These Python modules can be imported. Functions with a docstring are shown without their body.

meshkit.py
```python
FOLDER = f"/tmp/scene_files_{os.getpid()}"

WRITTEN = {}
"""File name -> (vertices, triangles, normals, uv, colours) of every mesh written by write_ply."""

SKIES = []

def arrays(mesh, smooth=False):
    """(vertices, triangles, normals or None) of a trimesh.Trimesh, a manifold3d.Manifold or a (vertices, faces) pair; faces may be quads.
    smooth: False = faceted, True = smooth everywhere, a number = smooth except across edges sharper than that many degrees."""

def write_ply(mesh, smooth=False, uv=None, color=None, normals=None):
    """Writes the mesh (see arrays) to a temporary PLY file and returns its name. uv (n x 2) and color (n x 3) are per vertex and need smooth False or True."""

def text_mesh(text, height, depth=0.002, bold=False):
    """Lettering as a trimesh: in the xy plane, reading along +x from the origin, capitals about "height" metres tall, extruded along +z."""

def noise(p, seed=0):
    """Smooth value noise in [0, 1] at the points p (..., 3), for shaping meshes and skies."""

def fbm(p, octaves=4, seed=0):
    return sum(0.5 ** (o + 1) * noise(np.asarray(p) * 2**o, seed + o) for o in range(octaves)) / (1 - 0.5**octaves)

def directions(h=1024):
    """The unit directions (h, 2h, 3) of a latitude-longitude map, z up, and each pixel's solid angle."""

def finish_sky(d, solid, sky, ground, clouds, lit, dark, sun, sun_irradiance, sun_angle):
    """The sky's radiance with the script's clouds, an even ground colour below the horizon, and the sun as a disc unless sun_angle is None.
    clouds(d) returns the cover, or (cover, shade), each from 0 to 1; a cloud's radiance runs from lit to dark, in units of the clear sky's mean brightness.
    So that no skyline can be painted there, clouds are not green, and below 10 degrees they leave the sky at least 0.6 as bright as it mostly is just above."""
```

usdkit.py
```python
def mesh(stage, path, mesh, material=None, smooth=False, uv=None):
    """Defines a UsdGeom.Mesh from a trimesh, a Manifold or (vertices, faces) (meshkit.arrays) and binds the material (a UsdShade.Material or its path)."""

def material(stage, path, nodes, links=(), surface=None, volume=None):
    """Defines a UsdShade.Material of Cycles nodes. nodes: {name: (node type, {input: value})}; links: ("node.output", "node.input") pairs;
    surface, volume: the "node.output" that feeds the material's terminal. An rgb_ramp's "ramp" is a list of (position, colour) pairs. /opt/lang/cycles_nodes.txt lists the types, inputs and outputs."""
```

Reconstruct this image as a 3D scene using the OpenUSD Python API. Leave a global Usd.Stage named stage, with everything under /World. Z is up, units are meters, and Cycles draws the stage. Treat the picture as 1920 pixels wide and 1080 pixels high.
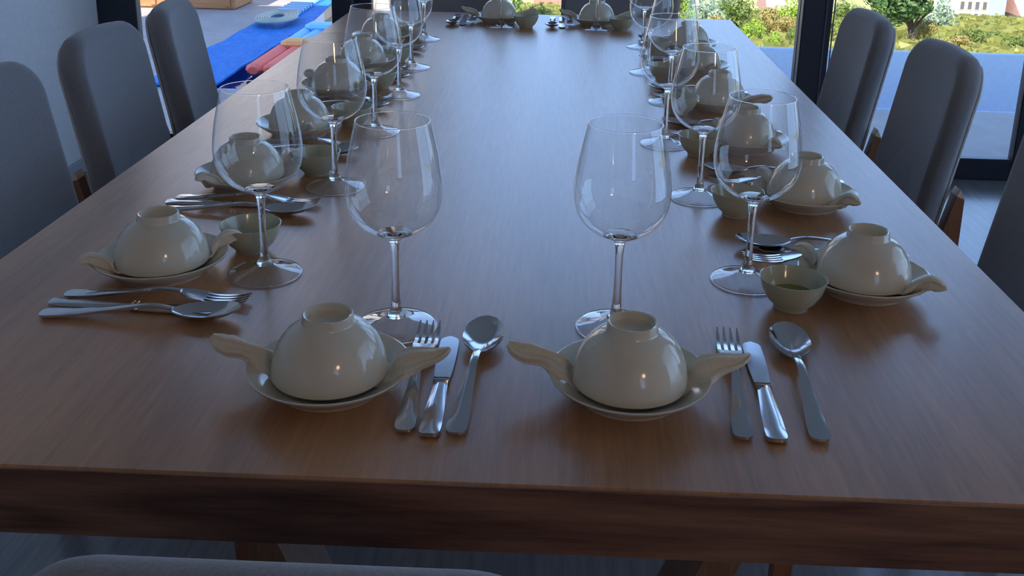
import math, random
import numpy as np
import trimesh, manifold3d as m3
import usdkit, meshkit
from pxr import Usd, UsdGeom, UsdLux, UsdShade, Gf, Sdf

rng = np.random.default_rng(7)
random.seed(7)
stage = Usd.Stage.CreateInMemory()
UsdGeom.SetStageUpAxis(stage, UsdGeom.Tokens.z)
UsdGeom.SetStageMetersPerUnit(stage, 1.0)
UsdGeom.Xform.Define(stage, '/World')
UsdGeom.Scope.Define(stage, '/World/Looks')

# ------------------------------------------------------------------ camera, sky, sun, exposure
F_PX, PITCH, YAW, ROLL, EYE = 1892.95, .29390, -.0267, .0235, (0.0, 0.0, 1.2284)
PX, PY = 997.4, 304.0                                   # principal point: the photo is a crop of a taller picture
cp, sp, cy, sy = math.cos(PITCH), math.sin(PITCH), math.cos(YAW), math.sin(YAW)
fwd = np.array([sy * cp, cy * cp, -sp]); rt = np.array([cy, -sy, 0.0]); upv = np.cross(rt, fwd)
cr, sr = math.cos(ROLL), math.sin(ROLL)
cam_r, cam_u = cr * rt + sr * upv, -sr * rt + cr * upv
camera = UsdGeom.Camera.Define(stage, '/World/camera')
camera.CreateHorizontalApertureAttr(36.0); camera.CreateVerticalApertureAttr(36.0 * 9 / 16)
camera.CreateFocalLengthAttr(F_PX / 1920 * 36)
camera.CreateHorizontalApertureOffsetAttr((960 - PX) / 1920 * 36)
camera.CreateVerticalApertureOffsetAttr(-(540 - PY) / 1920 * 36)
camera.CreateClippingRangeAttr(Gf.Vec2f(0.02, 2000))
camera.CreateExposureAttr(0.0)
M = np.eye(4); M[0, :3], M[1, :3], M[2, :3], M[3, :3] = cam_r, cam_u, -fwd, EYE
camera.AddTransformOp().Set(Gf.Matrix4d(M.tolist()))

dome = UsdLux.DomeLight.Define(stage, '/World/sky')
dome.CreateIntensityAttr(1.0)
sky_mat = usdkit.material(stage, '/World/Looks/sky_look', {
    "tc": ("texture_coordinate", {}), "sep": ("separate_xyz", {}),
    "ramp": ("rgb_ramp", {"ramp": [(0, (1.02, 1.58, 2.50)), (.12, (1.02, 1.62, 2.70)), (.38, (.88, 1.52, 2.85)), (1, (.32, .66, 1.5))]}),
    "bg": ("background_shader", {"strength": 1.0})},
    [("tc.generated", "sep.vector"), ("sep.z", "ramp.fac"), ("ramp.color", "bg.color")], surface="bg.background")
UsdShade.MaterialBindingAPI.Apply(dome.GetPrim()).Bind(sky_mat)

sun = UsdLux.DistantLight.Define(stage, '/World/sun')
sun.CreateAngleAttr(.53); sun.CreateIntensityAttr(46000); sun.CreateColorAttr(Gf.Vec3f(1.0, .93, .80))
SUN_EL, SUN_AZ = math.radians(50), math.radians(20)     # comes over the house from behind, a little from the left
sd = np.array([math.sin(SUN_AZ) * math.cos(SUN_EL), math.cos(SUN_AZ) * math.cos(SUN_EL), -math.sin(SUN_EL)])
zz = -sd; xx = np.cross([0, 0, 1.0], zz); xx /= np.linalg.norm(xx); yy = np.cross(zz, xx)
S = np.eye(4); S[0, :3], S[1, :3], S[2, :3] = xx, yy, zz
sun.AddTransformOp().Set(Gf.Matrix4d(S.tolist()))

LAMP = 23.0                                             # an added opal pendant, unseen behind the camera, for warm fill

# ------------------------------------------------------------------ helpers
used, BASE = {}, {}
def numbered(parent, name):
    k = (str(parent), name); n = used.get(k, 0); used[k] = n + 1
    return f"{parent}/{name}" if n == 0 else f"{parent}/{name}_{n:03d}"
def meta(o, label=None, cat=None, group=None, kind=None):
    for k, v in (('label', label), ('category', cat), ('group', group), ('kind', kind)):
        if v: o.SetCustomDataByKey(k, v)
    return o
def place(x, loc=(0, 0, 0), rotz=0, tilt=None):
    x.AddTranslateOp().Set(Gf.Vec3d(*map(float, loc)))
    if rotz: x.AddRotateZOp().Set(float(rotz))
    if tilt: x.AddRotateXYZOp().Set(Gf.Vec3f(*map(float, tilt)))
def thing(name, label, cat, loc=(0, 0, 0), rotz=0, group=None, kind=None, tilt=None):
    x = UsdGeom.Xform.Define(stage, numbered('/World', name)); place(x, loc, rotz, tilt)
    BASE[str(x.GetPath())] = name
    return meta(x.GetPrim(), label, cat, group, kind)
def copy_of(src, label, loc, rotz=0, group=None, tilt=None):
    x = UsdGeom.Xform.Define(stage, numbered('/World', BASE.get(str(src.GetPath()), src.GetName())))
    x.GetPrim().GetReferences().AddInternalReference(src.GetPath())
    x.ClearXformOpOrder()
    place(x, loc, rotz, tilt)
    p = x.GetPrim(); p.SetInstanceable(True)
    was = src.GetCustomData()
    return meta(p, label, was.get('category'), group or was.get('group'))
def part(parent, name, mesh, mat, smooth=35, label=None, kind=None):
    path = numbered(parent.GetPath() if parent else '/World', name)
    return meta(usdkit.mesh(stage, path, mesh, mat, smooth).GetPrim(), label, None, None, kind)
def solid(name, mesh, mat, label, cat, smooth=35, group=None, kind=None):
    return meta(usdkit.mesh(stage, numbered('/World', name), mesh, mat, smooth).GetPrim(), label, cat, group, kind)
def struct(name, mesh, mat, label=None, smooth=False):
    return meta(usdkit.mesh(stage, numbered('/World', name), mesh, mat, smooth).GetPrim(), label, None, None, 'structure')
cat_ = trimesh.util.concatenate
def box(x0, x1, y0, y1, z0, z1, c=0.0):
    """A box, its edges chamfered by c."""
    if c <= 0:
        b = trimesh.creation.box([x1 - x0, y1 - y0, z1 - z0]); b.apply_translation([(x0 + x1) / 2, (y0 + y1) / 2, (z0 + z1) / 2]); return b
    P = []
    for X, sx in ((x0, 1), (x1, -1)):
        for Y, sy_ in ((y0, 1), (y1, -1)):
            for Z, sz in ((z0, 1), (z1, -1)):
                P += [(X + sx * c, Y + sy_ * c, Z), (X + sx * c, Y, Z + sz * c), (X, Y + sy_ * c, Z + sz * c)]
    return trimesh.convex.convex_hull(np.array(P))
def tri(v, f):
    m = trimesh.Trimesh(np.asarray(v, float), np.asarray(f), process=False); return m
def lathe(profile, n=64, close=False):
    """Revolves (r, z) points; r = 0 ends become poles."""
    p = np.array(profile, float); k = len(p); a = np.arange(n) * 2 * np.pi / n
    v = np.stack([np.outer(np.cos(a), p[:, 0]), np.outer(np.sin(a), p[:, 0]), np.tile(p[:, 1], (n, 1))], -1).reshape(-1, 3)
    f = []
    for i in range(n):
        j = (i + 1) % n
        for q in range(k - (0 if close else 1)):
            w = (q + 1) % k
            A, B, C, D = i * k + q, j * k + q, j * k + w, i * k + w
            f += [(A, B, C), (A, C, D)]
    m = trimesh.Trimesh(v, f, process=False); m.merge_vertices(); m.update_faces(m.nondegenerate_faces()); m.fix_normals()
    return m
def spline(pts, n):
    from scipy.interpolate import PchipInterpolator
    p = np.array(pts, float); t = np.r_[0, np.cumsum(np.linalg.norm(np.diff(p, axis=0), axis=1))]; t /= t[-1]
    s = np.linspace(0, 1, n); return np.stack([PchipInterpolator(t, p[:, i])(s) for i in range(p.shape[1])], 1)
def tube(path, radii, n=8, flat=1.0):
    """A capped tube along path."""
    P = np.array(path, float); R = np.broadcast_to(radii, len(P)); T = np.gradient(P, axis=0); T /= np.linalg.norm(T, axis=1)[:, None]
    ref = np.array([0, 0, 1.0]) if abs(T[:, 2]).max() < .9 else np.array([1.0, 0, 0])
    v = []
    for p, t, r in zip(P, T, R):
        a = np.cross(t, ref); a /= np.linalg.norm(a); b = np.cross(a, t)
        ang = np.arange(n) * 2 * np.pi / n
        v.append(p + r * (np.outer(np.cos(ang), a) + flat * np.outer(np.sin(ang), b)))
    v = np.vstack(v + [P[:1], P[-1:]]); f = []; k = len(P)
    for i in range(k - 1):
        for j in range(n):
            j2 = (j + 1) % n; f += [(i * n + j, i * n + j2, (i + 1) * n + j2), (i * n + j, (i + 1) * n + j2, (i + 1) * n + j)]
    for j in range(n):
        j2 = (j + 1) % n; f += [(k * n, j2, j), (k * n + 1, (k - 1) * n + j, (k - 1) * n + j2)]
    m = tri(v, f); m.fix_normals(); return m
def sheet(top, thick):
    """A closed sheet from a grid of points (nu, nv, 3), thickness below it."""
    nu, nv = top.shape[:2]; V = np.vstack([top.reshape(-1, 3), (top - [0, 0, 1] * np.broadcast_to(thick, (nu, nv))[..., None]).reshape(-1, 3)])
    i = lambda a, b, l=0: l * nu * nv + a * nv + b
    f = []
    for a in range(nu - 1):
        for b in range(nv - 1):
            f += [(i(a, b), i(a + 1, b), i(a + 1, b + 1)), (i(a, b), i(a + 1, b + 1), i(a, b + 1)), (i(a, b, 1), i(a + 1, b + 1, 1), i(a + 1, b, 1)), (i(a, b, 1), i(a, b + 1, 1), i(a + 1, b + 1, 1))]
    for a in range(nu - 1):
        for b in (0, nv - 1): f += [(i(a, b), i(a + 1, b), i(a + 1, b, 1)), (i(a, b), i(a + 1, b, 1), i(a, b, 1))]
    for b in range(nv - 1):
        for a in (0, nu - 1): f += [(i(a, b), i(a, b + 1), i(a, b + 1, 1)), (i(a, b), i(a, b + 1, 1), i(a, b, 1))]
    m = tri(V, f); m.merge_vertices(); m.update_faces(m.nondegenerate_faces()); m.fix_normals(); return m

# ------------------------------------------------------------------ materials
def mat(name, color, rough=.5, spec=.5, **kw):
    return usdkit.material(stage, f'/World/Looks/{name}', {"p": ("principled_bsdf", {"base_color": color, "roughness": rough, "specular_ior_level": spec, **kw})}, surface="p.BSDF")
def noisy(name, c1, c2, scale, rough=.5, bump=0, stretch=(1, 1, 1), detail=5, lo=.35, hi=.65, dist=.01, **kw):
    n = {"tc": ("texture_coordinate", {}), "mp": ("mapping", {"scale": stretch}), "n": ("noise_texture", {"scale": scale, "detail": detail, "roughness": .6}),
         "r": ("rgb_ramp", {"ramp": [(lo, c1), (hi, c2)]}), "p": ("principled_bsdf", {"roughness": rough, **kw})}
    l = [("tc.object", "mp.vector"), ("mp.vector", "n.vector"), ("n.fac", "r.fac"), ("r.color", "p.base_color")]
    if bump:
        n["b"] = ("bump", {"strength": bump, "distance": dist}); l += [("n.fac", "b.height"), ("b.normal", "p.normal")]
    return usdkit.material(stage, f'/World/Looks/{name}', n, l, surface="p.BSDF")
def wood(name, dark, light, along, rough=.4, flame=False, ring=9.0, bump=.08, coat=0.0):
    """Oak: fine pores and wide bands drawn out along one axis."""
    st = {'x': (.06, 1, 1), 'y': (1, .06, 1), 'z': (1, 1, .06)}[along]
    st2 = {'x': (.22, 1, 1.6), 'y': (1, .10, 1), 'z': (1, 1, .1)}[along]
    n = {"tc": ("texture_coordinate", {}), "m1": ("mapping", {"scale": st}), "m2": ("mapping", {"scale": st2}),
         "fine": ("noise_texture", {"scale": 190.0, "detail": 4.0, "roughness": .7}),
         "wide": ("noise_texture", {"scale": 6.0, "detail": 2.0, "roughness": .5}),
         "rings": ("math", {"math_type": "multiply", "value2": ring}), "fr": ("math", {"math_type": "pingpong", "value2": 1.0}),
         "mx": ("mix_float", {"fac": .68}), "r": ("rgb_ramp", {"ramp": [(.28, dark), (.68, light)]}),
         "b": ("bump", {"strength": bump, "distance": .002}), "p": ("principled_bsdf", {"roughness": rough, "specular_ior_level": .5, "coat_weight": coat, "coat_roughness": .27})}
    l = [("tc.object", "m1.vector"), ("tc.object", "m2.vector"), ("m1.vector", "fine.vector"), ("m2.vector", "wide.vector"), ("wide.fac", "rings.value1"), ("rings.value", "fr.value1"),
         ("fr.value", "mx.a"), ("fine.fac", "mx.b"), ("mx.result", "r.fac"), ("r.color", "p.base_color"), ("fine.fac", "b.height"), ("b.normal", "p.normal")]
    return usdkit.material(stage, f'/World/Looks/{name}', n, l, surface="p.BSDF")

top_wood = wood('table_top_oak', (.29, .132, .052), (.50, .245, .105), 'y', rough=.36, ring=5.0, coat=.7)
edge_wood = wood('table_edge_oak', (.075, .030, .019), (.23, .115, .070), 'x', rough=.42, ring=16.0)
leg_wood = wood('table_leg_oak', (.16, .078, .04), (.27, .145, .08), 'z', rough=.45)
chair_wood = wood('chair_leg_wood', (.17, .062, .026), (.27, .11, .048), 'z', rough=.42)
pale_wood = mat('pale_cut_wood', (.62, .50, .38), .6)
fabric = noisy('grey_fabric', (.185, .178, .188), (.24, .232, .242), 420.0, rough=.85, bump=.35, dist=.0008, sheen_weight=.25, sheen_roughness=.5)
shell_look = mat('chair_shell_look', (.55, .53, .50), .6)
glaze = noisy('cream_glaze', (.62, .57, .45), (.67, .62, .50), 14.0, rough=.14, coat_weight=.4, coat_roughness=.06)
celadon = noisy('celadon_glaze', (.42, .42, .31), (.50, .50, .37), 18.0, rough=.16, coat_weight=.4, coat_roughness=.06)
napkin_look = noisy('napkin_cloth', (.66, .61, .49), (.73, .68, .55), 300.0, rough=.8, bump=.12, dist=.0006, sheen_weight=.2)
steel = mat('polished_steel', (.62, .62, .64), .14, metallic=1.0)
glass = usdkit.material(stage, '/World/Looks/wine_glass_look', {"p": ("principled_bsdf", {"base_color": (1, 1, 1), "roughness": 0.0, "ior": 1.5, "transmission_weight": 1.0})}, surface="p.BSDF")
clear_glass = usdkit.material(stage, '/World/Looks/thin_clear_glass', {"p": ("principled_bsdf", {"base_color": (.985, .99, .99), "roughness": 0.0, "ior": 1.5, "transmission_weight": 1.0})}, surface="p.BSDF")
UsdShade.Shader.Get(stage, '/World/Looks/thin_clear_glass/p').CreateInput('thin_wall', Sdf.ValueTypeNames.Int).Set(1)
sauce_look = mat('green_sauce_look', (.16, .22, .03), .12)
white_wall = noisy('white_plaster', (.72, .73, .74), (.78, .78, .79), 60.0, rough=.85, bump=.05, dist=.003)
ceiling_look = mat('ceiling_paint', (.45, .43, .41), .9)
skirting_look = mat('skirting_paint', (.42, .44, .48), .6)
floor_look = noisy('floor_laminate', (.14, .14, .15), (.21, .21, .22), 9.0, rough=.26, coat_weight=.45, coat_roughness=.14, bump=.05, stretch=(6, .5, 1), dist=.002)
frame_look = mat('anthracite_frame', (.018, .024, .038), .38)
frame_light = mat('frame_seal', (.11, .12, .16), .4)
pane_look = usdkit.material(stage, '/World/Looks/window_glass', {"f": ("fresnel", {"IOR": 1.45}), "t": ("transparent_bsdf", {"color": (.97, .98, .98)}), "g": ("glossy_bsdf", {"color": (.9, .9, .9), "roughness": 0.0}), "m": ("mix_closure", {})},
                            [("f.fac", "m.fac"), ("t.BSDF", "m.closure1"), ("g.BSDF", "m.closure2")], surface="m.closure")
deck_look = noisy('deck_concrete', (.27, .25, .24), (.32, .30, .29), 5.0, rough=.7, bump=.05)
coping_look = noisy('pool_coping_stone', (.42, .42, .44), (.50, .50, .50), 7.0, rough=.6)
tile_look = noisy('pool_tile_blue', (.03, .18, .55), (.05, .26, .66), 30.0, rough=.4)
water_look = usdkit.material(stage, '/World/Looks/pool_water', {
    "tc": ("texture_coordinate", {}), "mp": ("mapping", {"scale": (1.0, .55, 1)}), "n": ("noise_texture", {"scale": 7.0, "detail": 3.0}),
    "b": ("bump", {"strength": .25, "distance": .02}), "f": ("fresnel", {"IOR": 1.33}), "t": ("transparent_bsdf", {"color": (.45, .78, .98)}), "g": ("glossy_bsdf", {"color": (.66, .72, .70), "roughness": .04}), "m": ("mix_closure", {})},
    [("tc.object", "mp.vector"), ("mp.vector", "n.vector"), ("n.fac", "b.height"), ("b.normal", "g.normal"), ("f.fac", "m.fac"), ("t.BSDF", "m.closure1"), ("g.BSDF", "m.closure2")], surface="m.closure")
lamp_look = usdkit.material(stage, '/World/Looks/lamp_globe', {"e": ("emission", {"color": (1.0, .66, .40), "strength": LAMP})}, surface="e.emission")
cover_look = noisy('blue_pool_cover', (.012, .14, .44), (.03, .20, .55), 16.0, rough=.75, stretch=(3, .6, 1), specular_ior_level=.12)
blue_look2 = mat('pale_blue_rib', (.25, .45, .62), .4)
hose_look = mat('grey_green_hose', (.26, .31, .28), .5)
house_cream = noisy('house_render', (.58, .51, .47), (.64, .57, .52), 3.0, rough=.9)
orange_wood = noisy('orange_timber', (.40, .155, .05), (.52, .22, .085), 12.0, rough=.6, stretch=(.3, 1, 4))
cream_wall = noisy('cream_render', (.74, .66, .50), (.82, .75, .60), 5.0, rough=.85)
ground_look = noisy('dry_grass_ground', (.19, .22, .045), (.44, .34, .14), .7, rough=.95, detail=8, lo=.38, hi=.62)

# ------------------------------------------------------------------ the room
X0, X1, Y0, Y1, ZC, ZH = -1.87, 2.75, -2.6, 4.0, 2.75, 2.45      # ZH: top of the glass wall
struct('floor', box(X0 - .2, X1 + .2, Y0 - .2, Y1 + .12, -.12, 0), floor_look)
struct('ceiling', box(X0 - .2, X1 + .2, Y0 - .2, Y1 + .35, ZC, ZC + .25), ceiling_look)
struct('wall_left', box(X0 - .2, X0, Y0 - .2, Y1 + .12, 0, ZC), white_wall)
struct('wall_back', cat_([box(X0, 1.1, Y0 - .2, Y0, 0, ZC), box(1.9, X1, Y0 - .2, Y0, 0, ZC), box(1.1, 1.9, Y0 - .2, Y0, 0, .9), box(1.1, 1.9, Y0 - .2, Y0, 2.0, ZC)]), white_wall)
struct('wall_upper', box(X0 - 2.5, X1 + 5.5, Y0 - .2, Y1 + .35, ZC + .25, 5.0), white_wall)  # unseen upper storey, added and sized so its shadow covers terrace and pool
struct('baseboard_left', box(X0, X0 + .012, Y0, Y1 - .002, 0, .055, .003), skirting_look)
fw = lambda x0, x1, y0, y1, z0, z1: box(x0, x1, y0, y1, z0, z1, .004)
def glazing(name, x0, x1, y, left, right, label):
    """A framed pane filling x0..x1 in the far wall: stiles left and right wide, rail under, head over."""
    w = meta(UsdGeom.Xform.Define(stage, numbered('/World', name)).GetPrim(), label, None, None, 'structure')
    part(w, 'stile', fw(x0, x0 + left, y, y + .05, 0, ZH), frame_look); part(w, 'stile', fw(x1 - right, x1, y, y + .05, 0, ZH), frame_look)
    part(w, 'bottom_rail', fw(x0 + left, x1 - right, y, y + .05, 0, .09), frame_look); part(w, 'head_rail', fw(x0 + left, x1 - right, y, y + .05, ZH - .09, ZH), frame_look)
    part(w, 'pane', box(x0 + left - .005, x1 - right + .005, y + .022, y + .030, .085, ZH - .085), pane_look, smooth=False)
    return w
struct('wall_header', box(X0, X1, Y1, Y1 + .12, ZH, ZC), white_wall)
glazing('window_1', X0, -.835, Y1, .16, .085, 'dark framed fixed window at the left end of the glass wall')
glazing('door_1', -.845, 1.025, Y1 + .055, .075, .08, 'dark framed wide sliding glass door behind the far end of the table')
d2 = glazing('door_2', .945, 1.94, Y1, .115, .09, 'dark framed sliding glass door right of the table')
part(d2, 'seal_strip', box(1.064, 1.068, Y1 - .003, Y1 + .002, 0, ZH), frame_light)
part(d2, 'seal_strip', box(1.034, 1.038, Y1 - .003, Y1 + .002, 0, ZH), frame_light)
glazing('window_2', 1.93, X1, Y1 + .055, .07, .07, 'dark framed fixed window at the right end of the glass wall')
w3 = meta(UsdGeom.Xform.Define(stage, numbered('/World', 'window_3')).GetPrim(), 'long side window on the right of the dining room', None, None, 'structure')
for a in (.3, 2.1, 3.9): part(w3, 'stile', fw(X1, X1 + .05, a, a + .1, 0, ZC), frame_look)
part(w3, 'bottom_rail', fw(X1, X1 + .05, .3, 4.0, 0, .09), frame_look); part(w3, 'head_rail', fw(X1, X1 + .05, .3, 4.0, ZC - .09, ZC), frame_look)
for a, b in ((.4, 2.1), (2.2, 3.9)): part(w3, 'pane', box(X1 + .02, X1 + .028, a, b, .09, ZC - .09), pane_look, smooth=False)
w4 = meta(UsdGeom.Xform.Define(stage, numbered('/World', 'window_4')).GetPrim(), 'wide window in the wall behind the camera', None, None, 'structure')
for a in (1.1, 1.84): part(w4, 'stile', fw(a, a + .06, Y0 - .12, Y0 - .07, .9, 2.0), frame_look)
for z in (.9, 1.94): part(w4, 'rail', fw(1.16, 1.84, Y0 - .12, Y0 - .07, z, z + .06), frame_look)
part(w4, 'pane', box(1.155, 1.845, Y0 - .1, Y0 - .092, .955, 1.945), pane_look, smooth=False)
struct('ground_yard', box(-9, 12, -26, Y0 - .2, -.3, -.02), coping_look, 'paved sunny yard behind the dining room')
struct('wall_right', box(X1, X1 + .2, Y0 - .2, .3, 0, ZC), white_wall)
def pendant(x, y, label):
    """An added round opal pendant, unseen, for warm fill from behind; its light is its own."""
    t = thing('pendant_lamp', label, 'lamp', (x, y, 0))
    part(t, 'cord', tube([(0, 0, 1.98), (0, 0, ZC - .03)], .004, 6), frame_look); part(t, 'canopy', lathe([(0, ZC - .035), (.05, ZC - .03), (.055, ZC), (0, ZC)], 24), frame_look)
    part(t, 'cap', lathe([(0, 1.985), (.03, 1.98), (.035, 1.945), (0, 1.945)], 24), frame_look)
    part(t, 'globe', trimesh.creation.uv_sphere(.13).apply_translation([0, 0, 1.82]), lamp_look, smooth=True)
pendant(1.15, -1.5, 'round warm pendant lamp hanging behind the camera')

# ------------------------------------------------------------------ terrace, pool, garden
PXL, PYN, PYF, ARM_X, ARM_Y = -2.24, 5.24, 7.18, -1.84, 9.0
struct('ground_terrace', cat_([box(-12, 9, Y1 + .12, PYN, -.3, -.004), box(-12, PXL, PYN, 13, -.3, -.004)]), deck_look, 'pale grey terrace between the glass doors and the swimming pool')
pool = thing('swimming_pool', 'blue infinity swimming pool beyond the terrace, its left arm running away from the house', 'swimming pool', (0, 0, 0))
def L(z0, z1): return [box(PXL, 9, PYN, PYF, z0, z1), box(PXL, -2.14, PYF, ARM_Y, z0, z1)]
part(pool, 'basin_floor', cat_(L(-1.5, -1.35)), tile_look, smooth=False)
part(pool, 'basin_wall', cat_([box(PXL - .001, PXL + .03, PYN, ARM_Y, -1.4, -.006), box(PXL, 9, PYN - .001, PYN + .03, -1.4, -.006), box(ARM_X, 9, PYF - .06, PYF, -1.4, -.035), box(PXL, -2.14, ARM_Y - .06, ARM_Y, -1.4, -.035),
                               trimesh.convex.convex_hull(np.array([(x + d, y, z) for x, y in ((ARM_X, PYF), (-2.14, ARM_Y)) for d in (-.06, 0) for z in (-1.4, -.035)]))]), tile_look, smooth=False)
wv = np.array([(PXL + .03, PYN + .03), (9, PYN + .03), (9, PYF), (ARM_X, PYF), (-2.14, ARM_Y), (PXL + .03, ARM_Y)])
part(pool, 'water', tri(np.c_[wv, np.full(6, -.03)], [(0, 1, 2), (0, 2, 3), (0, 3, 4), (0, 4, 5)]), water_look, smooth=False)

# wall piece and timber box on the terrace, coloured shapes on the water for its reflections
ox = thing('timber_box', 'low orange timber bench box at the far end of the pale terrace', 'bench', (0, 0, 0))
part(ox, 'body', box(-5.2, -2.62, 8.02, 8.5, .0, .42, .01), orange_wood)
part(ox, 'lid', box(-5.24, -2.58, 7.98, 8.54, .42, .46, .008), orange_wood)
for i in range(5): part(ox, 'batten', box(-5.1 + i * .6, -5.06 + i * .6, 8.005, 8.02, .02, .40, .004), orange_wood)
solid('timber_step', cat_([box(-2.50, -2.30, 8.7, 9.3, 0, .16, .01), box(-2.50, -2.30, 9.0, 9.3, .16, .32, .01)]), orange_wood, 'pale orange timber steps right of the bench box', 'steps')
gw = thing('garden_wall', 'sunlit cream rendered wall past the end of the pool', 'wall', (0, 0, 0))
part(gw, 'wall_body', box(-2.47, -1.2, 9.8, 10.05, -1.25, .9, .015), cream_wall)
part(gw, 'cap_stone', box(-2.50, -1.17, 9.77, 10.08, .9, .96, .01), coping_look)
def mat_float(name, label, x0, x1, y0, y1, look_a, look_b, n):  # added ribbed solids whose colours stand in for reflections in the water
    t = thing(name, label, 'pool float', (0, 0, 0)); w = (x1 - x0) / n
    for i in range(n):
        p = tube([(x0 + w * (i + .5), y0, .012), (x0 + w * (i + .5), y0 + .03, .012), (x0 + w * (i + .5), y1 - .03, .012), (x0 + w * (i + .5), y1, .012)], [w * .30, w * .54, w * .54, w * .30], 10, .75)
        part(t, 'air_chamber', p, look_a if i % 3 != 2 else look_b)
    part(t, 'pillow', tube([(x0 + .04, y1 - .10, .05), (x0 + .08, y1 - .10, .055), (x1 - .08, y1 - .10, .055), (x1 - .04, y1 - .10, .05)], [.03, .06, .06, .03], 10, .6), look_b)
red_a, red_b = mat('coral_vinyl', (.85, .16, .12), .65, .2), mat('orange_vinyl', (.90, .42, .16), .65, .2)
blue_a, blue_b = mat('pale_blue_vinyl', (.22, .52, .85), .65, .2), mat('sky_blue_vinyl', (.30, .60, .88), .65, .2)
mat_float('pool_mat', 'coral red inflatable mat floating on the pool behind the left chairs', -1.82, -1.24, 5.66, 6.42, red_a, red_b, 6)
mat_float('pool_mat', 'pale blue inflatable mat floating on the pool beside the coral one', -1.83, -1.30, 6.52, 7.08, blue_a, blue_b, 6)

nb = thing('house', 'sunlit cream house beyond the terrace, mirrored in the pool and the tabletop', 'house', (0, 0, 0))
part(nb, 'wall', box(-12.0, -2.3, 14.0, 21.0, -2.5, 5.6, .02), house_cream)
part(nb, 'roof', trimesh.convex.convex_hull(np.array([(-12.4, 13.6, 5.6), (-1.9, 13.6, 5.6), (-1.9, 21.4, 5.6), (-12.4, 21.4, 5.6), (-10, 17.5, 7.2), (-4.3, 17.5, 7.2)])), orange_wood, smooth=False)
for wx in (-10.6, -8.2, -5.8, -3.9):
    for wz in (.9, 3.6):
        f_ = part(nb, 'window', box(wx, wx + .9, 13.93, 14.02, wz, wz + 1.3, .01), pale_wood); part(f_, 'pane', box(wx + .07, wx + .83, 13.92, 13.935, wz + .07, wz + 1.23), frame_look, smooth=False)
# slatted cover lying along the pool's left edge, with a coiled hose on it
cv = thing('pool_cover', 'bright blue plastic pool cover lying along the left edge of the pool', 'pool cover', (0, 0, 0))
cu, cw = np.linspace(PYN + .01, 8.75, 120), np.linspace(PXL - .01, -1.86, 16)
CU, CW = np.meshgrid(cu, cw, indexing='ij')
CZ = .012 + .020 * (meshkit.fbm(np.stack([CW * 9, CU * 3.2 + CW * 5, 0 * CU], -1), 3, 5) - .4)
part(cv, 'sheet', sheet(np.stack([CW - .10 * np.clip((CU - 7.3) / 1.5, 0, 1) * (CW - PXL) / .38, CU, CZ], -1), .012), cover_look, smooth=60)
part(cv, 'rib', cat_([box(PXL + .01, -2.02 - .03 * k / 12, 7.55 + k * .095, 7.585 + k * .095, .02, .045, .004) for k in range(12)]), blue_look2, smooth=False, kind='stuff')
hs = np.linspace(0, 6 * 2 * np.pi, 200)
solid('garden_hose', tube(np.c_[-2.09 + (.05 + .0025 * hs) * np.cos(hs), 7.35 + (.05 + .0025 * hs) * np.sin(hs) * 2.2, .062 + .002 * np.sin(hs * 3)], .011, 6), hose_look, 'grey green coiled garden hose lying on the blue pool cover', 'hose')

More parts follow.
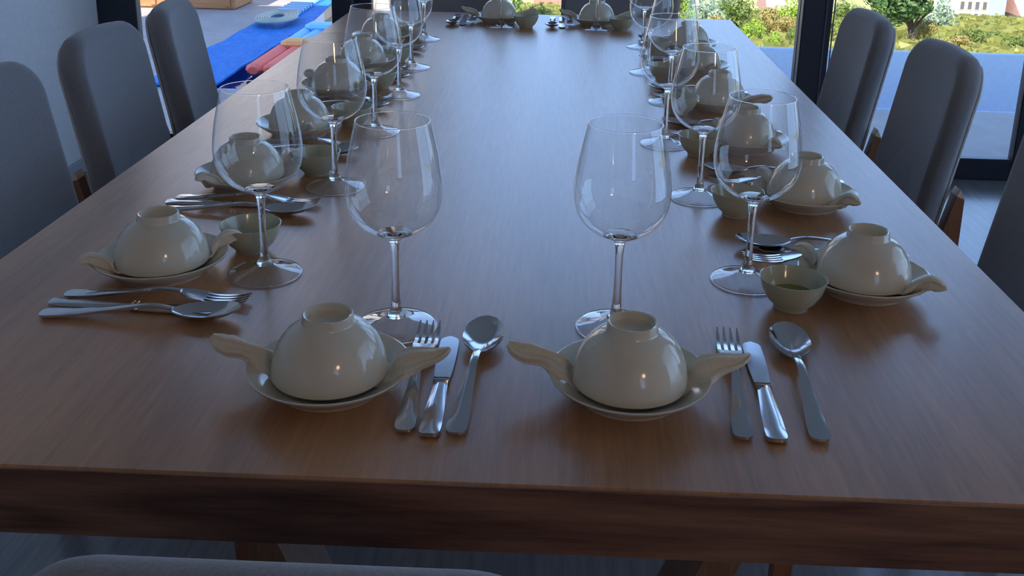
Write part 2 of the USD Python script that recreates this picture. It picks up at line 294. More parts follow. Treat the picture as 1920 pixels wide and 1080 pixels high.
# hillside garden, falling away beyond the pool
def terrain(x, y): return -.9 - .137 * (np.minimum(np.asarray(y), 104) - 7.3) + .01 * np.maximum(np.asarray(y) - 104, 0) + .25 * (meshkit.noise(np.stack([np.asarray(x) * .16, np.asarray(y) * .16, 0 * np.asarray(x)], -1), 3) - .5) * np.clip((np.asarray(y) - 9) / 20, 0, 1)
gx, gy = np.meshgrid(np.r_[np.linspace(-30, 40, 71), np.linspace(44, 140, 20)], np.r_[np.linspace(7.25, 60, 70), np.linspace(64, 220, 30)], indexing='ij')
gz = terrain(gx, gy); gv = np.stack([gx, gy, gz], -1); a, b = gx.shape
idx = np.arange(a * b).reshape(a, b)
gf = np.concatenate([np.stack([idx[:-1, :-1], idx[1:, :-1], idx[1:, 1:]], -1).reshape(-1, 3), np.stack([idx[:-1, :-1], idx[1:, 1:], idx[:-1, 1:]], -1).reshape(-1, 3)])
struct('ground_hillside', tri(gv.reshape(-1, 3), gf), ground_look, 'dry grassy hillside falling away beyond the pool', smooth=True)

def leaf_look(name, c1, c2):
    return usdkit.material(stage, f'/World/Looks/{name}', {"g": ("geometry", {}), "r": ("rgb_ramp", {"ramp": [(0, c1), (1, c2)]}), "p": ("principled_bsdf", {"roughness": .55}), "t": ("translucent_bsdf", {}), "m": ("mix_closure", {"fac": .3})},
                           [("g.random_per_island", "r.fac"), ("r.color", "p.base_color"), ("r.color", "t.color"), ("p.BSDF", "m.closure1"), ("t.BSDF", "m.closure2")], surface="m.closure")
looks = {'lime': leaf_look('lime_leaves', (.26, .38, .03), (.46, .55, .09)), 'olive': leaf_look('olive_leaves', (.15, .20, .035), (.40, .42, .12)),
         'ochre': leaf_look('ochre_leaves', (.34, .27, .08), (.58, .44, .18)), 'pale': leaf_look('pale_leaves', (.34, .42, .28), (.60, .62, .46)), 'green': leaf_look('green_leaves', (.07, .14, .03), (.42, .46, .10))}
grass_look = leaf_look('grass_blades', (.26, .25, .055), (.66, .51, .21))
bark = noisy('bark', (.05, .035, .025), (.10, .07, .05), 20.0, rough=.9)
def crown(n, seed, leaf, lobes=9):
    """Leaf blades over a clump of lobes, unit radius, sitting on z = 0..2."""
    r = np.random.default_rng(seed); c = r.normal(size=(lobes, 3)); c /= np.linalg.norm(c, axis=1)[:, None]; c *= r.uniform(.35, .62, (lobes, 1)); rad = r.uniform(.32, .52, lobes)
    k = r.integers(0, lobes, n); d = r.normal(size=(n, 3)); d /= np.linalg.norm(d, axis=1)[:, None]
    p = c[k] + d * (rad[k] * r.uniform(.75, 1.05, n))[:, None] + [0, 0, 1.0]
    u = np.cross(d, r.normal(size=(n, 3))); u /= np.linalg.norm(u, axis=1)[:, None]; w = np.cross(d, u) + .4 * d
    s = leaf * r.uniform(.6, 1.3, (n, 1))
    v = np.stack([p - u * s, p + w * s * .45, p + u * s, p - w * s * .45], 1).reshape(-1, 3); q = np.arange(n)[:, None] * 4
    return tri(v, np.vstack([q + [0, 1, 2], q + [0, 2, 3]]))
def stems(seed, top=1.0, n=5, r0=.05):
    r = np.random.default_rng(seed); o = []
    for i in range(n):
        a = r.uniform(0, 6.28); e = r.uniform(.2, .6)
        o.append(tube([(0.05 * math.cos(a), .05 * math.sin(a), -.02), (.35 * e * math.cos(a), .35 * e * math.sin(a), top * .5), (e * math.cos(a), e * math.sin(a), top)], [r0, r0 * .7, r0 * .35], 6))
    return cat_(o)
shrub_proto = {}
def shrub(kind, x, y, zc, r, label):
    z0 = float(terrain(x, y)); h = max(zc + r - z0, .3)
    if kind not in shrub_proto:
        t = thing('shrub', label, 'shrub', (x, y, z0), rng.uniform(0, 360), 'shrubs on the hillside')
        seed = sum(map(ord, kind))
        part(t, 'foliage', crown(1500, seed, .085), looks[kind], smooth=False); part(t, 'stem', stems(seed + 1), bark)
        shrub_proto[kind] = t
    else:
        t = copy_of(shrub_proto[kind], label, (x, y, z0), rng.uniform(0, 360), 'shrubs on the hillside')
    UsdGeom.Xformable(t).AddScaleOp().Set(Gf.Vec3f(r * 1.1, r * 1.1, h / 1.95))
for k, x, y, z, r, lab in [
    ('lime', 4.54, 24, -2.64, .38, 'bright lime shrub beyond the pool, nearest the thick door frame on its left'), ('lime', 4.57, 22, -2.49, .23, 'small bright lime shrub at the pool edge, under the bigger lime one'),
    ('ochre', 6.11, 30, -3.22, .44, 'dry ochre shrub behind the lime ones, left of the thick door frame'), ('ochre', 6.19, 28, -3.11, .37, 'dry ochre shrub half hidden by the thick door frame'),
    ('olive', 5.76, 34, -3.52, .71, 'big dark olive shrub above the far right table corner'), ('pale', 4.3, 30, -2.92, .57, 'pale silvery shrub behind the right row of wine glasses'),
    ('lime', 3.13, 26, -2.44, .33, 'lime shrub just right of the right-hand far end chair'), ('olive', 5.8, 25, -2.82, .29, 'small olive shrub against the left side of the thick door frame'),
    ('olive', 7.3, 24.0, -2.50, .52, 'tall olive shrub against the right side of the thick door frame'), ('olive', 6.75, 21.5, -2.4, .33, 'low olive shrub at the pool edge behind the far right-side chair'),
    ('ochre', 9.47, 26.5, -2.92, .40, 'round ochre shrub under the green tree, between the two right chairs'), ('ochre', 8.46, 21.5, -2.42, .3, 'small ochre shrub at the pool edge beside the middle right chair'),
    ('olive', 10.68, 26.5, -3.05, .41, 'dark olive shrub in front of the white house'), ('olive', 10.67, 24, -2.77, .33, 'dark olive shrub at the right edge of the view, by the pool'),
    ('pale', 16.34, 44, -4.67, .69, 'pale silvery shrub between the green tree and the white house'), ('lime', -1.08, 24, -2.14, .3, 'lime shrub in the gap between the two far end chairs'),
    ('ochre', -.63, 22, -2.03, .21, 'small ochre shrub in the gap between the two far end chairs'), ('olive', 7.3, 28.5, -3.0, .5, 'olive shrub hidden mostly behind the thick door frame'),
    ('ochre', 7.75, 20.6, -2.36, .26, 'ochre shrub low by the pool, right of the far right-side chair'), ('olive', 12.83, 30, -3.56, .31, 'small olive shrub below the low red roof'),
    ('olive', 12.82, 27, -3.0, .55, 'large olive shrub below the low red roof at the right edge'), ('ochre', 4.06, 26.5, -2.92, .36, 'ochre shrub behind the fourth wine glass on the right side'),
    ('olive', 3.25, 23.5, -2.68, .3, 'small olive shrub beyond the far right corner glasses'), ('olive', -.48, 26, -2.56, .3, 'olive shrub below the coral roof between the far end chairs'),
    ('olive', 14.5, 52, -6.1, .9, 'distant olive shrub left of the green tree'), ('pale', 9.6, 60, -7.0, 1.1, 'distant pale shrub above the ochre shrub by the door frame'), ('olive', 7.6, 66, -7.8, 1.2, 'distant olive shrub above the right row of wine glasses'),
    ('lime', 12.4, 56, -6.6, .9, 'distant lime shrub above the left edge of the thick door frame'), ('olive', 18.6, 58, -6.7, .9, 'distant olive shrub behind the far right-side chair top'), ('olive', 9.0, 24.6, -2.95, .30, 'low olive shrub beside the trunk of the green tree')]:
    shrub(k, x, y, z, r, lab)
tz = float(terrain(8.9, 26))
tr = thing('tree', 'bushy green tree with dark trunk left of the white house', 'tree', (8.75, 26, tz))
cm = crown(4200, 91, .075, 14); cm.apply_scale([1.25, 1.0, .98]); cm.apply_translation([-.1, 0, .62]); part(tr, 'foliage', cm, looks['green'], smooth=False)
part(tr, 'trunk', tube([(.25, 0, -.05), (.22, 0, .4), (.12, 0, .9), (0, 0, 1.4)], [.11, .09, .07, .04], 8), bark)
for i in range(4): part(tr, 'branch', tube([(.18, 0, .6), (.2 + .4 * math.cos(i * 1.6), .4 * math.sin(i * 1.6), 1.2)], [.045, .02], 6), bark)

gr = np.random.default_rng(33); NG = 26000
gyy = 12 + 78 * gr.uniform(0, 1, NG) ** 1.6; gxx = gyy * gr.uniform(-.14, .52, NG)
keep = meshkit.noise(np.stack([gxx * .35, gyy * .25, 0 * gxx], -1), 9) > .30; keep &= ~((gxx < -1.2) & (gyy < 24)); gxx, gyy = gxx[keep], gyy[keep]; gn = len(gxx)
gh = (.16 + .0075 * gyy) * gr.uniform(.5, 1.4, gn); ga = gr.uniform(0, 6.28, gn); gw = gh * gr.uniform(.25, .6, gn); g0 = np.stack([gxx, gyy, terrain(gxx, gyy) - .02], -1)
gd = np.stack([np.cos(ga), np.sin(ga), 0 * ga], -1) * gw[:, None]; gt = np.stack([gr.normal(0, .25, gn) * gh, gr.normal(0, .25, gn) * gh, gh], -1)
gq = np.arange(gn)[:, None] * 4
solid('tall_grass', tri(np.stack([g0 - gd * .6, g0 + gd * .6, g0 + gd + gt, g0 - gd * .4 + gt * .9], 1).reshape(-1, 3), np.vstack([gq + [0, 1, 2], gq + [0, 2, 3]])), grass_look, 'dry olive and ochre tall grass covering the hillside', 'grass', smooth=False, kind='stuff')

# houses far down the slope
hw, hg, roof_red = mat('house_white', (.72, .65, .55), .8), mat('house_window_glass', (.10, .10, .12), .2), noisy('red_roof_tiles', (.50, .25, .20), (.60, .33, .26), 4.0, rough=.8)
blue_wall, shutter = mat('house_blue_grey', (.30, .36, .46), .8), mat('house_shutter', (.45, .36, .28), .7)  # blue grey puts the shade on the white side wall into its colour
coral_roof = noisy('coral_roof_tiles', (.60, .10, .07), (.72, .15, .10), 4.0, rough=.8)
def house(label, x0, x1, y0, y1, z0, z1, roof, wins, side=None, tiles=None):
    t = thing('house', label, 'house', (0, 0, 0))
    part(t, 'wall', box(x0, x1, y0, y1, z0 - 1.5, z1), hw, smooth=False)
    if side: part(t, 'side_wall', box(x1, x1 + side, y0 + .6, y1, z0 - 1.5, z1), blue_wall, smooth=False)
    xe = x1 + (side or 0)
    part(t, 'roof', tri([(x0 - .3, y0 - .4, z1), (xe + .3, y0 - .4, z1), (xe + .3, y1 + .4, z1), (x0 - .3, y1 + .4, z1), (x0 - .3, (y0 + y1) / 2, z1 + roof), (xe + .3, (y0 + y1) / 2, z1 + roof)], [(0, 1, 5), (0, 5, 4), (2, 3, 4), (2, 4, 5), (0, 4, 3), (1, 2, 5), (0, 3, 2), (0, 2, 1)]), tiles or roof_red, smooth=False)
    for (wx, wz, ww, wh) in wins:
        f = part(t, 'window', box(wx - .08, wx + ww + .08, y0 - .06, y0 + .02, wz - .08, wz + wh + .08), shutter, smooth=False)
        part(f, 'pane', box(wx, wx + ww, y0 - .08, y0 - .055, wz, wz + wh), hg, smooth=False)
house('white house with small brown framed windows and blue grey side beyond the right chairs', 38.4, 41.5, 100, 106, -13.6, -7.5, 2.2, [(38.75 + .72 * i, -13.2 + 1.15 * j, .34, .70) for i in range(4) for j in range(5)], 1.9)
house('white house with low red roof at the right edge of the view', 44.4, 52, 99, 106, -14.4, -12.5, 2.6, [(44.0, -13.9, .6, .9), (46.0, -13.9, .6, .9)])
house('coral roofed house seen between the two chairs at the far end', -2.6, 2.2, 100, 106, -16, -13.7, 3.4, [(-2.0, -15.5, .7, 1.0), (0, -15.5, .7, 1.0)], None, coral_roof)
house('red roofed house seen left of the thick door frame', 21.2, 27, 104, 110, -15.5, -13.6, 2.6, [(22.0, -15.0, .7, .9), (24, -15.0, .7, .9)])
house('pale red roofed house above the far right corner of the table', 8.5, 14, 106, 112, -15.5, -13.7, 2.6, [(9.3, -15.1, .7, .9), (11, -15.1, .7, .9)])

# ------------------------------------------------------------------ table
TZ, TL, TR_, TF, TB = .75, -.669, .532, .692, 3.195
tb = thing('dining_table', 'long brown oak dining table with thick top and slanted legs', 'table', (0, 0, 0))
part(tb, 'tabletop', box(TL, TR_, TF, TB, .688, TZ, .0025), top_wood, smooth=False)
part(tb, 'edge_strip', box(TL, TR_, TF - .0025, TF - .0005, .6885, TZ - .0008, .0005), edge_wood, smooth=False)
for y in (1.0, 2.75):
    for s in (-1, 1):
        xt, xb = (-.43, -.17) if s < 0 else (.30, .035)
        part(tb, 'leg', trimesh.convex.convex_hull(np.array([(x + d, yy_, z) for x, z in ((xt, .688), (xb, 0.0)) for d in (-.022, .022) for yy_ in (y, y + .10)])), leg_wood, smooth=False)
    part(tb, 'cross_rail', box(-.42, .29, y + .02, y + .08, .630, .688, .003), leg_wood, smooth=False)
part(tb, 'long_rail', box(-.09, -.045, 1.08, 2.77, .63, .688, .003), leg_wood, smooth=False)

# ------------------------------------------------------------------ chairs
LEAN = .175
def outline(w, h, rt_, rb, crown_, n=14):
    """Back outline in (x, s): bottom corners rb, top corners rt_, a slightly crowned top; counter-clockwise."""
    P = []
    for cx, cz, r, a0 in ((w / 2 - rb, rb, rb, -90), (w / 2 - rt_, h - rt_ - crown_, rt_, 0), (-w / 2 + rt_, h - rt_ - crown_, rt_, 90), (-w / 2 + rb, rb, rb, 180)):
        for k in range(n + 1):
            t = math.radians(a0 + 90 * k / n); P.append((cx + r * math.cos(t), cz + r * math.sin(t)))
        if a0 == 0:
            for k in range(1, 12): P.append((w / 2 - rt_ - (w - 2 * rt_) * k / 12, h - crown_))
    P = np.array(P); up_ = P[:, 1] > h * .5
    P[up_, 1] += crown_ * np.clip(1 - (P[up_, 0] / (w / 2)) ** 2, 0, 1) * np.clip((P[up_, 1] - h * .5) / (h * .5), 0, 1)
    return P
def pad(P, thick, r):
    """A cushion with outline P, rounded edges: front at y = 0, back at y = -thick, in (x, y, s)."""
    c = P.mean(0); T = np.roll(P, -1, 0) - np.roll(P, 1, 0); N = np.stack([-T[:, 1], T[:, 0]], 1); N /= np.linalg.norm(N, axis=1)[:, None]
    rings = []
    for sgn, y0 in ((1, 0), (-1, -thick)):
        q = [(P + N * r * (1 - math.sin(a)), y0 - sgn * r * (1 - math.cos(a))) for a in np.radians([0, 18, 36, 54, 72, 90])]
        inner = [(c + (q[0][0] - c) * k, y0) for k in (.15, .4, .65, .85)]
        rings += (inner + q) if sgn > 0 else (inner + q)[::-1]
    n = len(P); V = np.vstack([np.c_[p[:, 0], np.full(n, y), p[:, 1]] for p, y in rings] + [[[c[0], 0, c[1]]], [[c[0], -thick, c[1]]]])
    f = []
    for i in range(len(rings) - 1):
        for j in range(n):
            k = (j + 1) % n; f += [(i * n + j, i * n + k, (i + 1) * n + k), (i * n + j, (i + 1) * n + k, (i + 1) * n + j)]
    m = len(rings) * n
    for j in range(n):
        k = (j + 1) % n; f += [(m, k, j), (m + 1, (len(rings) - 1) * n + j, (len(rings) - 1) * n + k)]
    o = tri(V, f); o.fix_normals(); return o
def lean(m, z0, bend=.45):
    v = m.vertices.copy(); s, y = v[:, 2].copy(), v[:, 1] + bend * v[:, 0] ** 2
    v[:, 2] = z0 + s * math.cos(LEAN) + y * math.sin(LEAN); v[:, 1] = -.165 - s * math.sin(LEAN) + y * math.cos(LEAN)
    m.vertices = v; return m
def make_chair(label, w, loc, rotz, group=None):
    t = thing('dining_chair', label, 'chair', loc, rotz, group)
    h = .42
    part(t, 'backrest', lean(pad(outline(w, h, .064, .03, .014), .052, .022), .462), fabric, smooth=60)
    sh = pad(outline(w - .036, h - .02, .056, .025, .013), .007, .003); sh.apply_translation([0, -.0525, .004]); part(t, 'back_shell', lean(sh, .462), shell_look, smooth=50)
    sw = w / 2 + .02
    seat = pad(outline(2 * sw, .42, .06, .04, .006), .066, .024); v = seat.vertices.copy(); seat.vertices = np.c_[v[:, 0], v[:, 2] - .19, v[:, 1] + .482]
    part(t, 'seat', seat, fabric, smooth=60)
    part(t, 'seat_frame', box(-sw + .03, sw - .03, -.15, .20, .375, .417, .004), chair_wood, smooth=False)
    for s in (-1, 1):
        x = s * (w / 2 - .018)
        pr = [(-.250, .588), (-.266, .582), (-.270, .30), (-.30, 0), (-.268, 0), (-.222, .30), (-.214, .44)]
        pv = np.array([(x + d, a, z) for a, z in pr for d in (-.016, .016)])
        q = len(pr); f = [(0, 2 * i, 2 * i + 2) for i in range(1, q - 1)] + [(1, 2 * i + 3, 2 * i + 1) for i in range(1, q - 1)]
        for i in range(q):
            j = (i + 1) % q; f += [(2 * i, 2 * i + 1, 2 * j + 1), (2 * i, 2 * j + 1, 2 * j)]
        lg = part(t, 'leg', tri(pv, f), chair_wood, smooth=False)
        part(lg, 'cut_end', trimesh.convex.convex_hull(np.array([(x + d, a, z) for d in (-.016, .016) for a, z in ((-.2665, .582), (-.250, .5885), (-.2555, .603))])), pale_wood, smooth=False, label='pale cut end of the rear leg')
        part(t, 'leg', trimesh.convex.convex_hull(np.array([(s * (sw - .035) + d, .185 + e, z) for z, k, o in ((.417, .019, 0), (0, .012, .02)) for d in (-k + s * o, k + s * o) for e in (-k + o, k + o)])), chair_wood, smooth=False)
    return t
chairR = make_chair('grey upholstered chair nearest the camera on the right side of the table', .325, (.575, 1.535, 0), 90, 'chairs along the sides of the table')
for lab, x, y, r in [('grey upholstered chair in the middle of the three on the right side', .56, 2.125, 90), ('grey upholstered chair farthest from camera on the right side, before the thick door frame', .53, 2.59, 90),
                     ('grey upholstered chair nearest the camera on the left side, cut by the photo edge', -.71, 1.60, -90), ('grey upholstered chair in the middle of the three on the left side', -.71, 2.055, -90),
                     ('grey upholstered chair farthest from camera on the left side, turned towards the far end', -.71, 2.48, -82)]:
    copy_of(chairR, lab, (x, y, 0), r)
chairE = make_chair('grey upholstered chair at the far end of the table, left of the pair', .40, (-.385, 3.20, 0), 180, 'chairs at the ends of the table')
copy_of(chairE, 'grey upholstered chair at the far end of the table, right of the pair', (.195, 3.20, 0), 180)
copy_of(chairR, 'grey upholstered chair at the near end, its rounded top just below the tabletop', (-.14, .69, 0), 0, 'chairs at the ends of the table')

# ------------------------------------------------------------------ tableware: one of each, then copies
plate_prof = [(0, .004), (.040, .004), (.044, 0), (.049, 0), (.051, .004), (.062, .011), (.0745, .0205), (.0755, .0225), (.0740, .0230), (.061, .0150), (.048, .0090), (.035, .0078), (0, .0076)]
bowl_prof = [(.0535, 0), (.0531, .010), (.0508, .024), (.0455, .040), (.0375, .0525), (.0290, .0595), (.0246, .0618), (.0237, .0640), (.0232, .0715), (.0222, .0728), (.0206, .0720), (.0200, .0640), (.0170, .0612), (0, .0606),
             (0, .0570), (.022, .0560), (.034, .0495), (.0425, .0380), (.0482, .023), (.0506, .010), (.0514, .0006), (.0525, -.0002)]
cup_prof = [(0, .003), (.016, .003), (.017, 0), (.0195, 0), (.0202, .004), (.0275, .011), (.0335, .022), (.0368, .034), (.0373, .0356), (.0362, .0360), (.0352, .0345), (.0315, .022), (.025, .012), (.016, .0078), (0, .0070)]
glass_prof = [(0, .0000), (.0415, .0000), (.0425, .0010), (.0420, .0020), (.030, .0046), (.018, .0078), (.0100, .0125), (.0063, .0200), (.0046, .032), (.0040, .052), (.0040, .075), (.0047, .090), (.0075, .0995), (.0170, .1045), (.0300, .1115), (.0405, .1215),
              (.0472, .1345), (.0497, .1500), (.0492, .1640), (.0465, .1830), (.0428, .2010), (.0392, .2170), (.0376, .2240), (.0371, .2245), (.0366, .2240), (.0382, .2170), (.0418, .2010), (.0455, .1830), (.0482, .1640), (.0487, .1500), (.0462, .1352), (.0395, .1228), (.0290, .1134), (.0160, .1072), (.006, .1052), (0, .1048)]
def smooth_prof(p, n=4):
    """Rounds a profile: a Catmull-Rom curve through it."""
    p = np.array(p, float); q = np.vstack([2 * p[0] - p[1], p, 2 * p[-1] - p[-2]]); o = []
    for i in range(1, len(q) - 2):
        for k in range(n):
            t = k / n; a, b, c, d = q[i - 1:i + 3]
            o.append(.5 * (2 * b + (c - a) * t + (2 * a - 5 * b + 4 * c - d) * t * t + (3 * b - a - 3 * c + d) * t ** 3))
    o = np.array(o + [p[-1]]); o[:, 0] = np.maximum(o[:, 0], 0); return o
bowl_prof = [(r, z * .81) for r, z in bowl_prof]
plate_m, bowl_m, cup_m = lathe(plate_prof, 72), lathe(bowl_prof + [bowl_prof[0]], 72), lathe(cup_prof, 56)
gp = np.array(glass_prof)
foot_m = lathe([(.0052, .0205), (.0100, .0125), (.018, .0078), (.030, .0046), (.0420, .0020), (.0425, .0010), (.0415, 0)], 72)            # clear surfaces, open below the stem
stem_m = lathe(np.vstack([[(0, .013)], smooth_prof(gp[6:14], 4), [(.0172, .1062), (0, .1072)]]), 40)
outer_ = smooth_prof(gp[13:24], 5); rim_ = outer_[-1]
bowl_shell = lathe(outer_, 72)                                                                # blown thin: one wall
rim_m = lathe([(rim_[0] + .00045 * math.cos(t), rim_[1] + .00045 * math.sin(t)) for t in np.arange(8) * math.pi / 4], 72, close=True)
edge_m = lathe([(.0418 + .0011 * math.cos(t), .0014 + .0011 * math.sin(t)) for t in np.arange(8) * math.pi / 4], 72, close=True)
def napkin_mesh(seed, lift, spread):
    """A folded cloth under the bowl whose two ends are twisted and stand out over the plate's rim."""
    r = np.random.default_rng(seed); o = [lathe([(0, .0084), (.042, .0094), (.046, .0100), (.042, .0108), (0, .0104)], 40)]
    for s in (-1, 1):
        L_ = spread * r.uniform(.96, 1.04); up_ = lift * r.uniform(.92, 1.08); k = r.uniform(-.010, .010); n, m_ = 34, 40
        pth = spline([(s * .030, 0, .0118), (s * .056, k * .2, .0131), (s * .067, k * .5, .0232), (s * .079, k * .8, .0298), (s * (L_ * .6 + .035), k, .0290 + up_ * .55), (s * L_, k * 1.3, .0290 + up_)], n)
        u = np.linspace(0, 1, n)
        wid = np.interp(u, [0, .22, .36, .5, .62, .78, .92, 1], [.016, .0215, .0185, .0105, .0085, .0108, .0082, .0036] if s < 0 else [.016, .0215, .0200, .0150, .0118, .0084, .0052, .0018])
        thk = np.interp(u, [0, .26, .36, .5, .75, .95, 1], [.0014, .0016, .0030, .0050, .0056, .0036, .0016])
        twist = s * np.interp(u, [0, .34, .6, .85, 1], [0, .15, 1.0, 1.25, .9]) * r.uniform(.85, 1.1)
        T = np.gradient(pth, axis=0); T /= np.linalg.norm(T, axis=1)[:, None]; rings = []
        for i in range(n):
            a_ = np.cross([0, 0, 1.0], T[i]); a_ /= np.linalg.norm(a_); b_ = np.cross(T[i], a_)
            c_, s_ = math.cos(twist[i]), math.sin(twist[i]); A, B = c_ * a_ + s_ * b_, -s_ * a_ + c_ * b_
            an = np.arange(m_) * 2 * np.pi / m_; fold = 1 + .62 * np.sin(5 * an + .8 + 2.0 * u[i]) * min(1, max(0, u[i] - .25) * 3)      # pressed pleats
            rings.append(pth[i] + wid[i] * np.outer(np.cos(an), A) + thk[i] * np.outer(np.sin(an) * fold, B))
        V = np.vstack(rings + [pth[:1], pth[-1:]]); f = []
        for i in range(n - 1):
            for q in range(m_):
                w = (q + 1) % m_; f += [(i * m_ + q, i * m_ + w, (i + 1) * m_ + w), (i * m_ + q, (i + 1) * m_ + w, (i + 1) * m_ + q)]
        for q in range(m_):
            w = (q + 1) % m_; f += [(n * m_, w, q), (n * m_ + 1, (n - 1) * m_ + q, (n - 1) * m_ + w)]
        e = tri(V, f); e.fix_normals(); o.append(e)
    return cat_(o)
def blade_sheet(xs, half, zc, dish, thick, nv=9):
    """A long flat piece along +x: half widths, height and dish at each station."""
    v = np.linspace(-1, 1, nv); X = np.repeat(np.array(xs)[:, None], nv, 1); Y = np.outer(half, v); Z = np.array(zc)[:, None] + np.outer(dish, v ** 2)
    return sheet(np.stack([X, Y, Z], -1), thick)
def itp(x, kx, ky):
    from scipy.interpolate import PchipInterpolator
    return PchipInterpolator(kx, ky)(x)
def handle(x0, x1, w0, w1, z0, zmid, z1):
    u = np.r_[0, .003, .007, .012, .018, .027, .04, np.linspace(.06, 1, 24)]; xs = x0 + u * (x1 - x0)
    half = itp(u, [0, .006, .018, .04, .08, .15, .5, .85, 1], [w1 * .35, w1 * .62, w1 * .83, w1 * .96, w1, w1 * .97, w1 * .62, w0, w0 * 1.05])
    z = itp(u, [0, .12, .5, .85, 1], [z0 - .001, z0, z0 + (zmid - z0) * .5, zmid, z1])
    return blade_sheet(xs, half, z + .001, -.0016 * half / w1 * np.clip(u / .25, 0, 1) ** 2, .0024)
def spoon_parts():
    xs = np.linspace(.138, .212, 26); u = (xs - .138) / .074
    half = itp(u, [0, .06, .25, .5, .75, .92, .98, 1], [.0032, .008, .0172, .0208, .0190, .0115, .006, .0008])
    bottom = itp(u, [0, .2, .45, .75, 1], [.0095, .0032, .0014, .0050, .0140]); rim = itp(u, [0, .5, 1], [.0098, .0104, .0142])
    return blade_sheet(xs, half, bottom, np.maximum(rim - bottom, 0), .0012, 13), handle(0, .140, .0036, .0092, .0045, .0150, .0112)
def fork_parts():
    xs = np.linspace(.128, .158, 10); u = (xs - .128) / .030
    o = [blade_sheet(xs, itp(u, [0, .3, .7, 1], [.0035, .0085, .0115, .0120]), itp(u, [0, 1], [.0125, .0058]), np.full(10, .0008), .0018)]
    for k in range(4):
        yc = (k - 1.5) * .0068; xt = np.linspace(.154, .206, 12); v = (xt - .154) / .052
        m = blade_sheet(xt, itp(v, [0, .7, 1], [.0019, .0017, .0006]), itp(v, [0, .35, 1], [.0066, .0040, .0085]), np.zeros(12), .0017, 4); m.apply_translation([0, yc, 0]); o.append(m)
    return cat_(o), handle(0, .131, .0034, .0090, .0045, .0150, .0132)
def knife_parts():
    xs = np.linspace(.092, .186, 24); u = (xs - .092) / .094
    half = itp(u, [0, .15, .6, .9, .97, 1], [.0062, .0080, .0096, .0092, .0062, .0012])
    bl = blade_sheet(xs, half, np.full(24, .0058), np.zeros(24), .0016, 7); v = bl.vertices; v[:, 1] += .0014 * np.clip((v[:, 0] - .092) / .094, 0, 1); bl.vertices = v
    uh = np.r_[0, .004, .01, .02, .035, np.linspace(.06, 1, 16)]; xh = uh * .092; nh = len(uh)
    hd = sheet(np.stack([np.repeat(xh[:, None], 9, 1), np.outer(itp(uh, [0, .01, .035, .1, .3, .8, 1], [.004, .0066, .0087, .0094, .0092, .0070, .0062]), np.linspace(-1, 1, 9)), .0078 - .0020 * np.outer(np.clip(uh / .2, 0, 1), np.linspace(-1, 1, 9) ** 2)], -1), .0040 + np.zeros((nh, 9)))
    col = cat_([box(.0905, .0925, -.0078, .0078, .0026, .0092, .0006), box(.0955, .0972, -.0078, .0078, .0030, .0088, .0006)])
    return bl, hd, col
sp_h, sp_s = spoon_parts(); fk_h, fk_s = fork_parts(); kn_b, kn_h, kn_c = knife_parts()
proto = {}
def put(name, label, cat, group, loc, rotz, build, variant='', tilt=None):
    key = name + variant
    if key not in proto:
        t = thing(name, label, cat, loc, rotz, group, tilt=tilt); build(t); proto[key] = t
    else: t = copy_of(proto[key], label, loc, rotz, group, tilt)
    return t
def b_plate(t): part(t, 'dish', plate_m, glaze, smooth=50)
def b_bowl(t): part(t, 'body', bowl_m, glaze, smooth=40)
def b_cup(t): part(t, 'body', cup_m, celadon, smooth=45)
def b_glass(t): part(t, 'goblet', bowl_shell, clear_glass, smooth=True); part(t, 'stem', stem_m, glass, smooth=True); f_ = part(t, 'foot', foot_m, clear_glass, smooth=True); part(f_, 'foot_edge', edge_m, glass, smooth=True); part(t, 'rim', rim_m, glass, smooth=True)
def b_spoon(t): part(t, 'spoon_bowl', sp_h, steel, smooth=50); part(t, 'handle', sp_s, steel, smooth=50)
def b_fork(t): part(t, 'tines', fk_h, steel, smooth=50); part(t, 'handle', fk_s, steel, smooth=50)
def b_knife(t): part(t, 'blade', kn_b, steel, smooth=40); part(t, 'handle', kn_h, steel, smooth=50); part(t, 'collar', kn_c, steel, smooth=False)
def b_napkin(seed, lift, spread): return lambda t: part(t, 'cloth', napkin_mesh(seed, lift, spread), napkin_look, smooth=60)
ORD = ['first', 'second', 'third', 'fourth', 'fifth', 'sixth']
jr = np.random.default_rng(21)
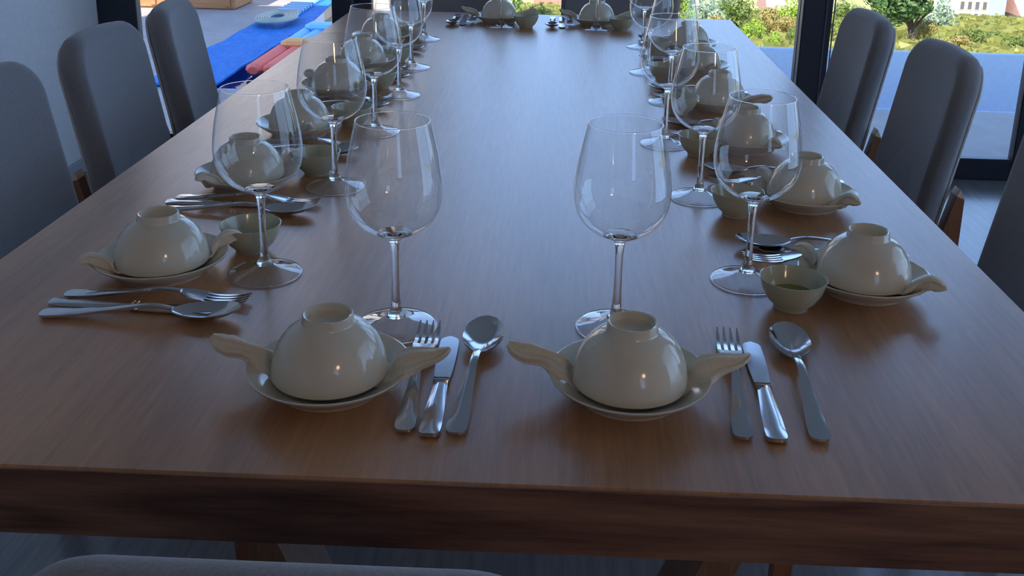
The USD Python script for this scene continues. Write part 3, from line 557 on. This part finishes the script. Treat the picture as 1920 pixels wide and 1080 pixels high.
def setting(where, cx, cy, face, nap=0, nvar='a', fork=(.078, -.079), knife=(.100, -.085), spoon=(.128, -.082), gl=(.125, .0), cup=(.085, -.068), rots=(0, 0, 0)):
    """A place setting round the plate at (cx, cy); face: the angle of the sitter's forward direction."""
    a = math.radians(face); f_ = np.array([math.cos(a), math.sin(a)]); r_ = np.array([math.sin(a), -math.cos(a)])
    at = lambda fw_, rg, z=0.0: (cx + f_[0] * fw_ + r_[0] * rg, cy + f_[1] * fw_ + r_[1] * rg, TZ + z)
    put('plate', f'small round cream plate, {where}', 'plate', 'cream plates', at(0, 0, 0.0004), jr.uniform(0, 360), b_plate)
    nv = {'a': (3, .014, .116), 'b': (4, .012, .110), 'c': (5, .001, .092)}[nvar]
    put('napkin', f'cream napkin twisted under the bowl, {where}', 'napkin', 'twisted napkins', at(0, 0, 0.0004), face - 90 + nap, b_napkin(*nv), nvar)
    put('rice_bowl', f'cream rice bowl turned upside down, {where}', 'bowl', 'upturned rice bowls', at(.0, 0, .0157), jr.uniform(0, 360), b_bowl)
    put('wine_glass', f'empty stemmed wine glass, {where}', 'wine glass', 'empty wine glasses', at(*gl, .0003), jr.uniform(0, 360), b_glass)
    put('fork', f'steel table fork, {where}', 'fork', 'steel forks', at(fork[1], fork[0], .0006), face + rots[0], b_fork)
    put('knife', f'steel table knife, {where}', 'knife', 'steel knives', at(knife[1], knife[0], -.0018), face + rots[1], b_knife)
    put('spoon', f'steel table spoon, {where}', 'spoon', 'steel spoons', at(spoon[1], spoon[0], .0006), face + rots[2], b_spoon)
    if cup: put('sauce_bowl', f'small celadon sauce bowl, {where}', 'bowl', 'celadon sauce bowls', at(*cup, .0003), jr.uniform(0, 360), b_cup)
    return at
setting('left of the two settings at the near table end', -.206, .838, 90, 0, 'a', gl=(.128, .041), cup=None, fork=(.081, -.079), rots=(1, 0, -3.5), spoon=(.125, -.080), knife=(.103, -.084))
setting('right of the two settings at the near table end', .073, .843, 90, 0, 'b', gl=(.138, -.006), cup=None, fork=(.094, -.075), knife=(.123, -.077), spoon=(.161, -.074), rots=(-4.5, -3, -3))
for i, (x, y, nap, nv, gx_, cx_) in enumerate([(-.461, 1.088, -58, 'c', (.120, -.004), (.083, -.075)), (-.461, 1.420, -35, 'c', (.131, .0), (.088, -.064)), (-.458, 1.715, 20, 'b', (.130, -.02), (.08, -.065)),
                                               (-.460, 2.035, 60, 'c', (.129, .01), (.077, -.055)), (-.460, 2.300, 15, 'b', (.112, -.01), (.067, -.080)), (-.475, 2.630, -20, 'b', (.105, -.06), (.07, -.075))]):
    setting(f'{ORD[i]} setting from the near end, left side', x, y, 0, nap, nv, gl=gx_, cup=cx_, rots=tuple(jr.uniform(-3, 3, 3)))
for i, (x, y, nap, nv, gx_, cx_) in enumerate([(.362, 1.107, 52, 'c', (.133, .012), (.095, -.057)), (.360, 1.410, 40, 'c', (.150, .014), (.106, -.055)), (.322, 1.702, 30, 'c', (.136, .012), (.083, -.050)),
                                               (.320, 2.000, 60, 'b', (.095, .036), (.085, -.06)), (.322, 2.350, 20, 'b', (.118, -.022), (.087, -.095)), (.335, 2.645, 10, 'b', (.119, .02), (.09, -.07))]):
    at = setting(f'{ORD[i]} setting from the near end, right side', x, y, 180, nap, nv, gl=gx_, cup=cx_, rots=tuple(jr.uniform(-4, 4, 3)))
    if i == 0: solid('dip_sauce', trimesh.Trimesh(*(lambda m: (m.vertices + np.array(at(*cx_, .0003)), m.faces))(lathe([(0, .0082), (.016, .0092), (.0255, .0136), (.0268, .0158), (0, .0160)], 40))), sauce_look, 'green dip sauce in the nearest sauce bowl on the right side', 'sauce', smooth=40)
setting('left of the two settings at the far table end', -.190, 3.02, 270, 0, 'a', gl=(.085, -.012), cup=(.085, -.085), fork=(.080, -.10), knife=(.104, -.10), spoon=(.132, -.105))
setting('right of the two settings at the far table end', .103, 3.02, 270, 0, 'a', gl=(.085, .003), cup=(.090, -.070), fork=(.080, -.10), knife=(.104, -.10), spoon=(.132, -.105))
